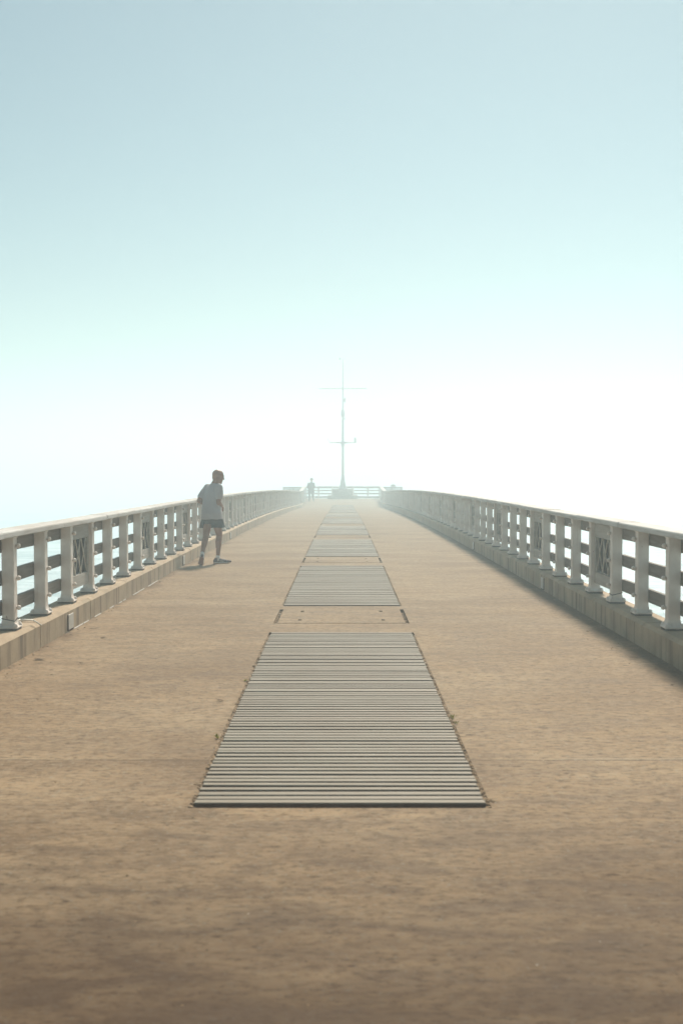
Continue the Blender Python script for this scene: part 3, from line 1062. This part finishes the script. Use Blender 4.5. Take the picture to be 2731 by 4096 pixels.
def shoe(root, ankle, heel, toe, up, names=('shoe',)):
    """running shoe from heel to toe with midsole and tread"""
    h = Vector(heel); t = Vector(toe); d = (t - h); L = d.length; d.normalize()
    u = Vector(up); u = (u - d * u.dot(d)).normalized(); a = d.cross(u)
    M = Matrix((a, d, u)).transposed()
    def P(x, y, z): return h + a * x + d * y + u * z
    b = bmesh.new()
    prof = [(.0, .030, .062), (.03, .036, .082), (.08, .037, .082), (.12, .039, .066), (.16, .044, .054), (.20, .047, .045), (.245, .043, .036), (.275, .032, .028)]
    for y, w, z in prof:
        y = y * L / .285 + .012
        ellipsoid(b, P(0, y, .022 + z * .42), (w, .030, z * .55 + .006), M)
        ellipsoid(b, P(0, y, .030), (w, .028, .018), M)
    ellipsoid(b, P(0, .045 * L / .285, .088), (.034, .040, .022), M)
    up_ = remeshed(b, 'shoe', MSHOE, .006, root, 3)
    # sole layers
    def layer(z0, z1, grow, mat, name, par):
        q = bmesh.new()
        out = [(0, 0), (.022, -.006), (.034, .015), (.036, .06), (.034, .12), (.041, .17), (.048, .21), (.045, .25), (.030, .28), (0, .292)]
        loop = [(x + grow * (1 if x > 0 else 0), y) for x, y in out] + [(-x - grow, y) for x, y in reversed(out[1:-1])]
        lo = [q.verts.new(P(x, y * L / .285, z0 + (.012 if y > .26 else 0))) for x, y in loop]
        hi = [q.verts.new(P(x, y * L / .285, z1 + (.008 if y > .26 or y < .02 else 0))) for x, y in loop]
        n = len(loop)
        for i in range(n):
            q.faces.new((lo[i], lo[(i + 1) % n], hi[(i + 1) % n], hi[i]))
        q.faces.new(list(reversed(lo))); q.faces.new(hi)
        bmesh.ops.recalc_face_normals(q, faces=q.faces)
        return finish(q, name, mat, par)
    layer(.011, .022, .003, MMID, 'midsole', up_)
    layer(0, .011, .001, MSOLE, 'sole', up_)
    # pale crossing stripes on both flanks and lace bars
    q = bmesh.new()
    for s in (-1, 1):
        for y0, z0, y1, z1 in ((.10, .034, .135, .078), (.125, .034, .155, .070), (.085, .052, .165, .046), (.095, .062, .17, .036)):
            k = L / .285
            xw = .0445
            tube(q, P(s * xw, y0 * k, z0), P(s * (xw + .001), y1 * k, z1 * .88), .0024, .0024, 6)
    for y0 in (.125, .15, .175):
        k = L / .285
        tube(q, P(-.018, y0 * k, .080 - (y0 - .1) * .32), P(.018, y0 * k, .080 - (y0 - .1) * .32), .0035, .0035, 6)
    finish(q, 'stripe', MMID, up_)
    # sock
    q = bmesh.new()
    capsule(q, [(Vector(ankle) - u * .045, .040), (Vector(ankle) + Vector((0, 0, -.012)), .0385), (Vector(ankle) + Vector((0, 0, .008)), .0395)])
    remeshed(q, 'sock', MSOCK, .007, root, 2)

def folds(o, amp, k):
    """soft hanging folds pushed into a garment"""
    me = o.data
    ns = [v.normal.copy() for v in me.vertices]
    for v, n in zip(me.vertices, ns):
        p = v.co
        f = noise.noise((p.x * k[0], p.y * k[1], p.z * k[2])) + .5 * noise.noise((p.x * 16 + 3, p.y * 16, p.z * 9))
        v.co = p + n * (amp * (f + .15))
    me.update()

# --- the man in shorts
TH_M = R(45)
rv, fv = dirs(TH_M)
bm = bmesh.new()
V3 = Vector
lsh, rsh = V3((-.052, .235, 1.352)), V3((.200, .0, 1.348))
lel, rel = V3((-.172, .10, 1.125)), V3((.190, -.055, 1.085))
lwr, rwr = V3((-.05, .30, 1.045)), V3((.225, .125, 1.035))
lhip, rhip = V3((-.005, .10, .845)), V3((.135, -.02, .845))
lkn, rkn = V3((-.030, -.10, .492)), V3((.187, .11, .505))
lan, ran = V3((-.060, -.385, .200)), V3((.165, .055, .118))
# torso core
ring_loft(bm, [((.06, .03, .80), .155, .11, rv, fv), ((.06, .03, .90), .165, .115, rv, fv), ((.055, .06, 1.02), .15, .105, rv, fv), ((.062, .10, 1.15), .16, .11, rv, fv),
               ((.068, .125, 1.27), .165, .115, rv, fv), ((.075, .135, 1.35), .15, .095, rv, fv), ((.09, .14, 1.41), .075, .065, rv, fv)])
capsule(bm, [((.085, .135, 1.37), .070), ((.105, .155, 1.43), .066), ((.138, .178, 1.50), .062)])
HP = head(bm, (.160, .195, 1.556), R(62), R(10), 1.07)
capsule(bm, [(lsh, .058), (lsh.lerp(lel, .5), .052), (lel, .045), (lel.lerp(lwr, .3), .046), (lwr, .029)])
capsule(bm, [(rsh, .058), (rsh.lerp(rel, .5), .053), (rel, .047), (rel.lerp(rwr, .3), .049), (rwr, .031)])
hand(bm, lwr, (lwr - lel), V3((.5, .2, -.6)), 1.0, 1)
hand(bm, rwr, V3((.22, .6, -.5)), V3((-.8, .3, -.3)), 1.0, -1)
capsule(bm, [(lhip, .088), (lhip.lerp(lkn, .45), .082), (lkn, .056), (lkn.lerp(lan, .28) + V3((0, -.014, -.008)), .060), (lkn.lerp(lan, .62), .044), (lan, .034), (lan + V3((0, .02, -.05)), .03)])
capsule(bm, [(rhip, .090), (rhip.lerp(rkn, .45), .083), (rkn, .058), (rkn.lerp(ran, .28) + V3((-.004, -.016, 0)), .062), (rkn.lerp(ran, .62), .045), (ran, .034), (ran + V3((.01, 0, -.06)), .03)])
man = remeshed(bm, 'person', MSKIN, .0055, None, 3)
man.location = (-2.396, 20.0, zd(-2.396, 20.0))
tag(man, 'bald man from behind in grey t-shirt, dark shorts and running shoes beside the railing', 'person')

bm = bmesh.new()
ring_loft(bm, [((.062, .025, .798), .228, .165, rv, fv), ((.062, .03, .90), .214, .158, rv, fv), ((.052, .055, 1.00), .196, .146, rv, fv), ((.054, .085, 1.12), .188, .142, rv, fv),
               ((.064, .115, 1.24), .190, .140, rv, fv), ((.072, .13, 1.32), .182, .124, rv, fv), ((.080, .138, 1.375), .150, .100, rv, fv), ((.092, .145, 1.418), .088, .076, rv, fv), ((.098, .15, 1.430), .072, .066, rv, fv)])
capsule(bm, [(lsh + V3((.01, 0, .0)), .076), (lsh.lerp(lel, .40), .073), (lsh.lerp(lel, .68), .070)])
capsule(bm, [(rsh + V3((-.01, .0, .0)), .080), (rsh.lerp(rel, .35), .080), (rsh.lerp(rel, .54), .080)])
shirt = remeshed(bm, 't_shirt', MSHIRT, .007, man, 4)
folds(shirt, .010, (7, 7, 2.6))

bm = bmesh.new()
ring_loft(bm, [((.055, .045, .655), .118, .125, rv, fv), ((.05, .045, .72), .112, .13, rv, fv), ((.06, .03, .80), .12, .13, rv, fv)][:0] or
          [((.062, .03, .72), .185, .135, rv, fv), ((.062, .03, .80), .198, .150, rv, fv), ((.062, .03, .87), .195, .145, rv, fv)])
for c0, c1 in ((V3((-.045, .06, .640)), V3((-.01, .09, .83))), (V3((.190, .0, .650)), V3((.140, -.01, .83)))):
    ring_loft(bm, [(c0, .128, .118, rv, fv), (c0.lerp(c1, .35), .118, .118, rv, fv), (c0.lerp(c1, .7), .11, .12, rv, fv), (c1, .10, .115, rv, fv)])
folds(remeshed(bm, 'shorts', MSHORT, .007, man, 2), .008, (9, 9, 3))

# right foot flat, pointing across; left foot pushing off, heel high
shoe(man, ran, (.098, .035, 0.0), (.372, .115, .004), (0, 0, 1))
shoe(man, lan, (-.055, -.475, .145), (-.098, -.318, -.002), (.05, .78, .62) if False else (.0, .72, .60))

# --- the figure in a hat at the far end
MCOAT = m_cloth('grey_coat_cloth', (.16, .17, .18), .5)
MTROU = m_cloth('dark_trouser_cloth', (.05, .05, .05), .4)
MHAT = m_cloth('dark_felt', (.04, .04, .04), .2)
bm = bmesh.new()
r2, f2 = dirs(R(15))
capsule(bm, [((-.105, 0, .86), .09), ((-.115, .02, .48), .058), ((-.13, .0, .10), .042)])
capsule(bm, [((.105, 0, .86), .09), ((.15, .05, .48), .058), ((.20, .04, .10), .042)])
ring_loft(bm, [((0, 0, .82), .16, .11, r2, f2), ((0, 0, 1.1), .155, .11, r2, f2), ((.02, .02, 1.35), .19, .12, r2, f2), ((.03, .03, 1.46), .09, .08, r2, f2)])
capsule(bm, [((.03, .03, 1.45), .06), ((.05, .05, 1.56), .056)])
head(bm, (.06, .06, 1.63), R(20), 0, 1.0)
capsule(bm, [((-.19, 0, 1.40), .06), ((-.26, .0, 1.14), .045), ((-.20, .18, 1.0), .032)])
capsule(bm, [((.23, 0, 1.40), .06), ((.27, .02, 1.12), .045), ((.20, .2, 1.0), .032)])
hand(bm, (-.20, .18, 1.0), (.1, .8, -.3), (.8, 0, -.4), 1.0, 1)
hand(bm, (.20, .2, 1.0), (-.1, .8, -.3), (-.8, 0, -.4), 1.0, -1)
far = remeshed(bm, 'person', MSKIN, .008, None, 3)
far.location = (-2.50, 88.0, zd(-2.5, 88))
tag(far, 'faint person in brimmed hat and long coat standing in the fog by the far railing', 'person')
bm = bmesh.new()
ring_loft(bm, [((.02, 0, .60), .265, .19, r2, f2), ((.01, 0, .85), .245, .175, r2, f2), ((0, 0, 1.08), .215, .16, r2, f2), ((.02, .02, 1.34), .225, .15, r2, f2), ((.03, .03, 1.43), .15, .11, r2, f2), ((.04, .04, 1.50), .08, .08, r2, f2)])
capsule(bm, [((-.18, 0, 1.39), .085), ((-.26, .0, 1.14), .068), ((-.215, .14, 1.03), .052)])
capsule(bm, [((.22, 0, 1.39), .085), ((.27, .02, 1.12), .068), ((.215, .15, 1.03), .052)])
remeshed(bm, 'coat', MCOAT, .012, far, 3)
bm = bmesh.new()
capsule(bm, [((-.105, 0, .80), .105), ((-.115, .02, .46), .082), ((-.13, .0, .10), .070)])
capsule(bm, [((.105, 0, .80), .105), ((.15, .05, .46), .082), ((.20, .04, .10), .070)])
remeshed(bm, 'trousers', MTROU, .012, far, 3)
bm = bmesh.new()
q = Matrix.Translation((.055, .05, 1.70)) @ Matrix.Rotation(R(-4), 4, 'X')
lathe(bm, [(.185, -.012), (.19, .0), (.11, .014), (.104, .08), (.085, .118), (.05, .122)], 24, q)
finish(bm, 'hat', MHAT, far, True)
for x, y in ((-.13, .0), (.20, .04)):
    bm = bmesh.new()
    ellipsoid(bm, (x + .02, y + .06, .045), (.05, .14, .05)); ellipsoid(bm, (x, y, .07), (.05, .06, .07))
    box(bm, (x + .02, y + .055, .012), (.085, .26, .024))
    remeshed(bm, 'shoe', MHAT, .01, far, 2)

# ------------------------------------------------------------------ sea, haze, sky, sun, camera
def m_water():
    t = NT('bright_choppy_sea')
    fog_white = t.noise(t.world((.5, 1, 1)), .22, 7, .68, 1.2)
    t.col(t.ramp(fog_white, [(.38, (.13, .21, .215)), (.60, (.70, .74, .74))]))     # white patches painted in for the fog's brightness on the sea
    t.rough(.35)
    t.b.inputs['IOR'].default_value = 1.33
    a = t.noise(t.world((.5, 1, 1)), .35, 4, .6, .6)
    b = t.noise(t.world((.7, 1, 1)), 2.4, 5, .6, .3)
    t.bump(t.math('ADD', t.math('MULTIPLY', a, 1.0), t.math('MULTIPLY', b, .25)), .9, .9)
    return t.m
bm = bmesh.new()
W = 1300
bmesh.ops.create_grid(bm, x_segments=8, y_segments=8, size=W)
o = finish(bm, 'water', m_water()); o.location = (0, 300, -7.2); o['kind'] = 'structure'

HAZE = .0094
t = NT('sea_fog')
t.t.nodes.remove(t.b)
pv = t.n('ShaderNodeVolumePrincipled')
pv.inputs['Color'].default_value = (.77, .925, .975, 1)
pv.inputs['Density'].default_value = HAZE
pv.inputs['Anisotropy'].default_value = .45
t.l(pv.outputs['Volume'], t.out.inputs['Volume'])
bm = bmesh.new()
box(bm, (0, 300, (13.0 - 8.2) / 2), (2 * W + 20, 2 * W + 20, 13.0 + 8.2))
o = finish(bm, 'haze', t.m); o['kind'] = 'stuff'

SUN_EL, SUN_AZ = R(44), R(13)            # azimuth to the right of straight ahead (+Y)
w = bpy.data.worlds.new('World'); sc.world = w; w.use_nodes = True
nt = w.node_tree
bg = nt.nodes['Background']
sky = nt.nodes.new('ShaderNodeTexSky'); sky.sky_type = 'NISHITA'
sky.sun_disc = False; sky.sun_elevation = SUN_EL; sky.sun_rotation = SUN_AZ
sky.air_density = 1.0; sky.dust_density = 0.25; sky.ozone_density = 1.0
tint = nt.nodes.new('ShaderNodeMix'); tint.data_type = 'RGBA'; tint.blend_type = 'MULTIPLY'
tint.inputs[0].default_value = 1.0; tint.inputs[7].default_value = (.88, 1.0, .83, 1)      # white sea fog above the haze evens out the blue
nt.links.new(sky.outputs['Color'], tint.inputs[6]); nt.links.new(tint.outputs[2], bg.inputs['Color'])
bg.inputs['Strength'].default_value = .054

sl = bpy.data.lights.new('sun', 'SUN'); sl.energy = 4.9; sl.angle = R(9); sl.color = (1, .90, .77)
so = bpy.data.objects.new('sun', sl); link(so)
d = Vector((math.sin(SUN_AZ) * math.cos(SUN_EL), math.cos(SUN_AZ) * math.cos(SUN_EL), math.sin(SUN_EL)))
so.rotation_euler = d.to_track_quat('Z', 'Y').to_euler()
so.location = (20, 40, 60)

cam = bpy.data.cameras.new('camera'); co = bpy.data.objects.new('camera', cam); link(co)
cam.sensor_fit = 'HORIZONTAL'; cam.sensor_width = 36; cam.lens = 36 * 4500 / 2731
co.location = (0, 0, 1.6)
co.rotation_euler = (R(90) - math.atan(152 / 4500), 0, math.atan(5.5 / 4500))
cam.clip_start = .05; cam.clip_end = 4000
cam.dof.use_dof = True; cam.dof.focus_distance = 19.0; cam.dof.aperture_fstop = 5.0
sc.camera = co

sc.render.engine = 'CYCLES'
cy = sc.cycles
cy.use_denoising = True
cy.max_bounces = 12; cy.diffuse_bounces = 3; cy.glossy_bounces = 3; cy.transmission_bounces = 2
cy.volume_bounces = 8; cy.transparent_max_bounces = 8
vs = sc.view_settings
vs.view_transform = 'Standard'; vs.look = 'None'; vs.exposure = .42; vs.gamma = 1.0
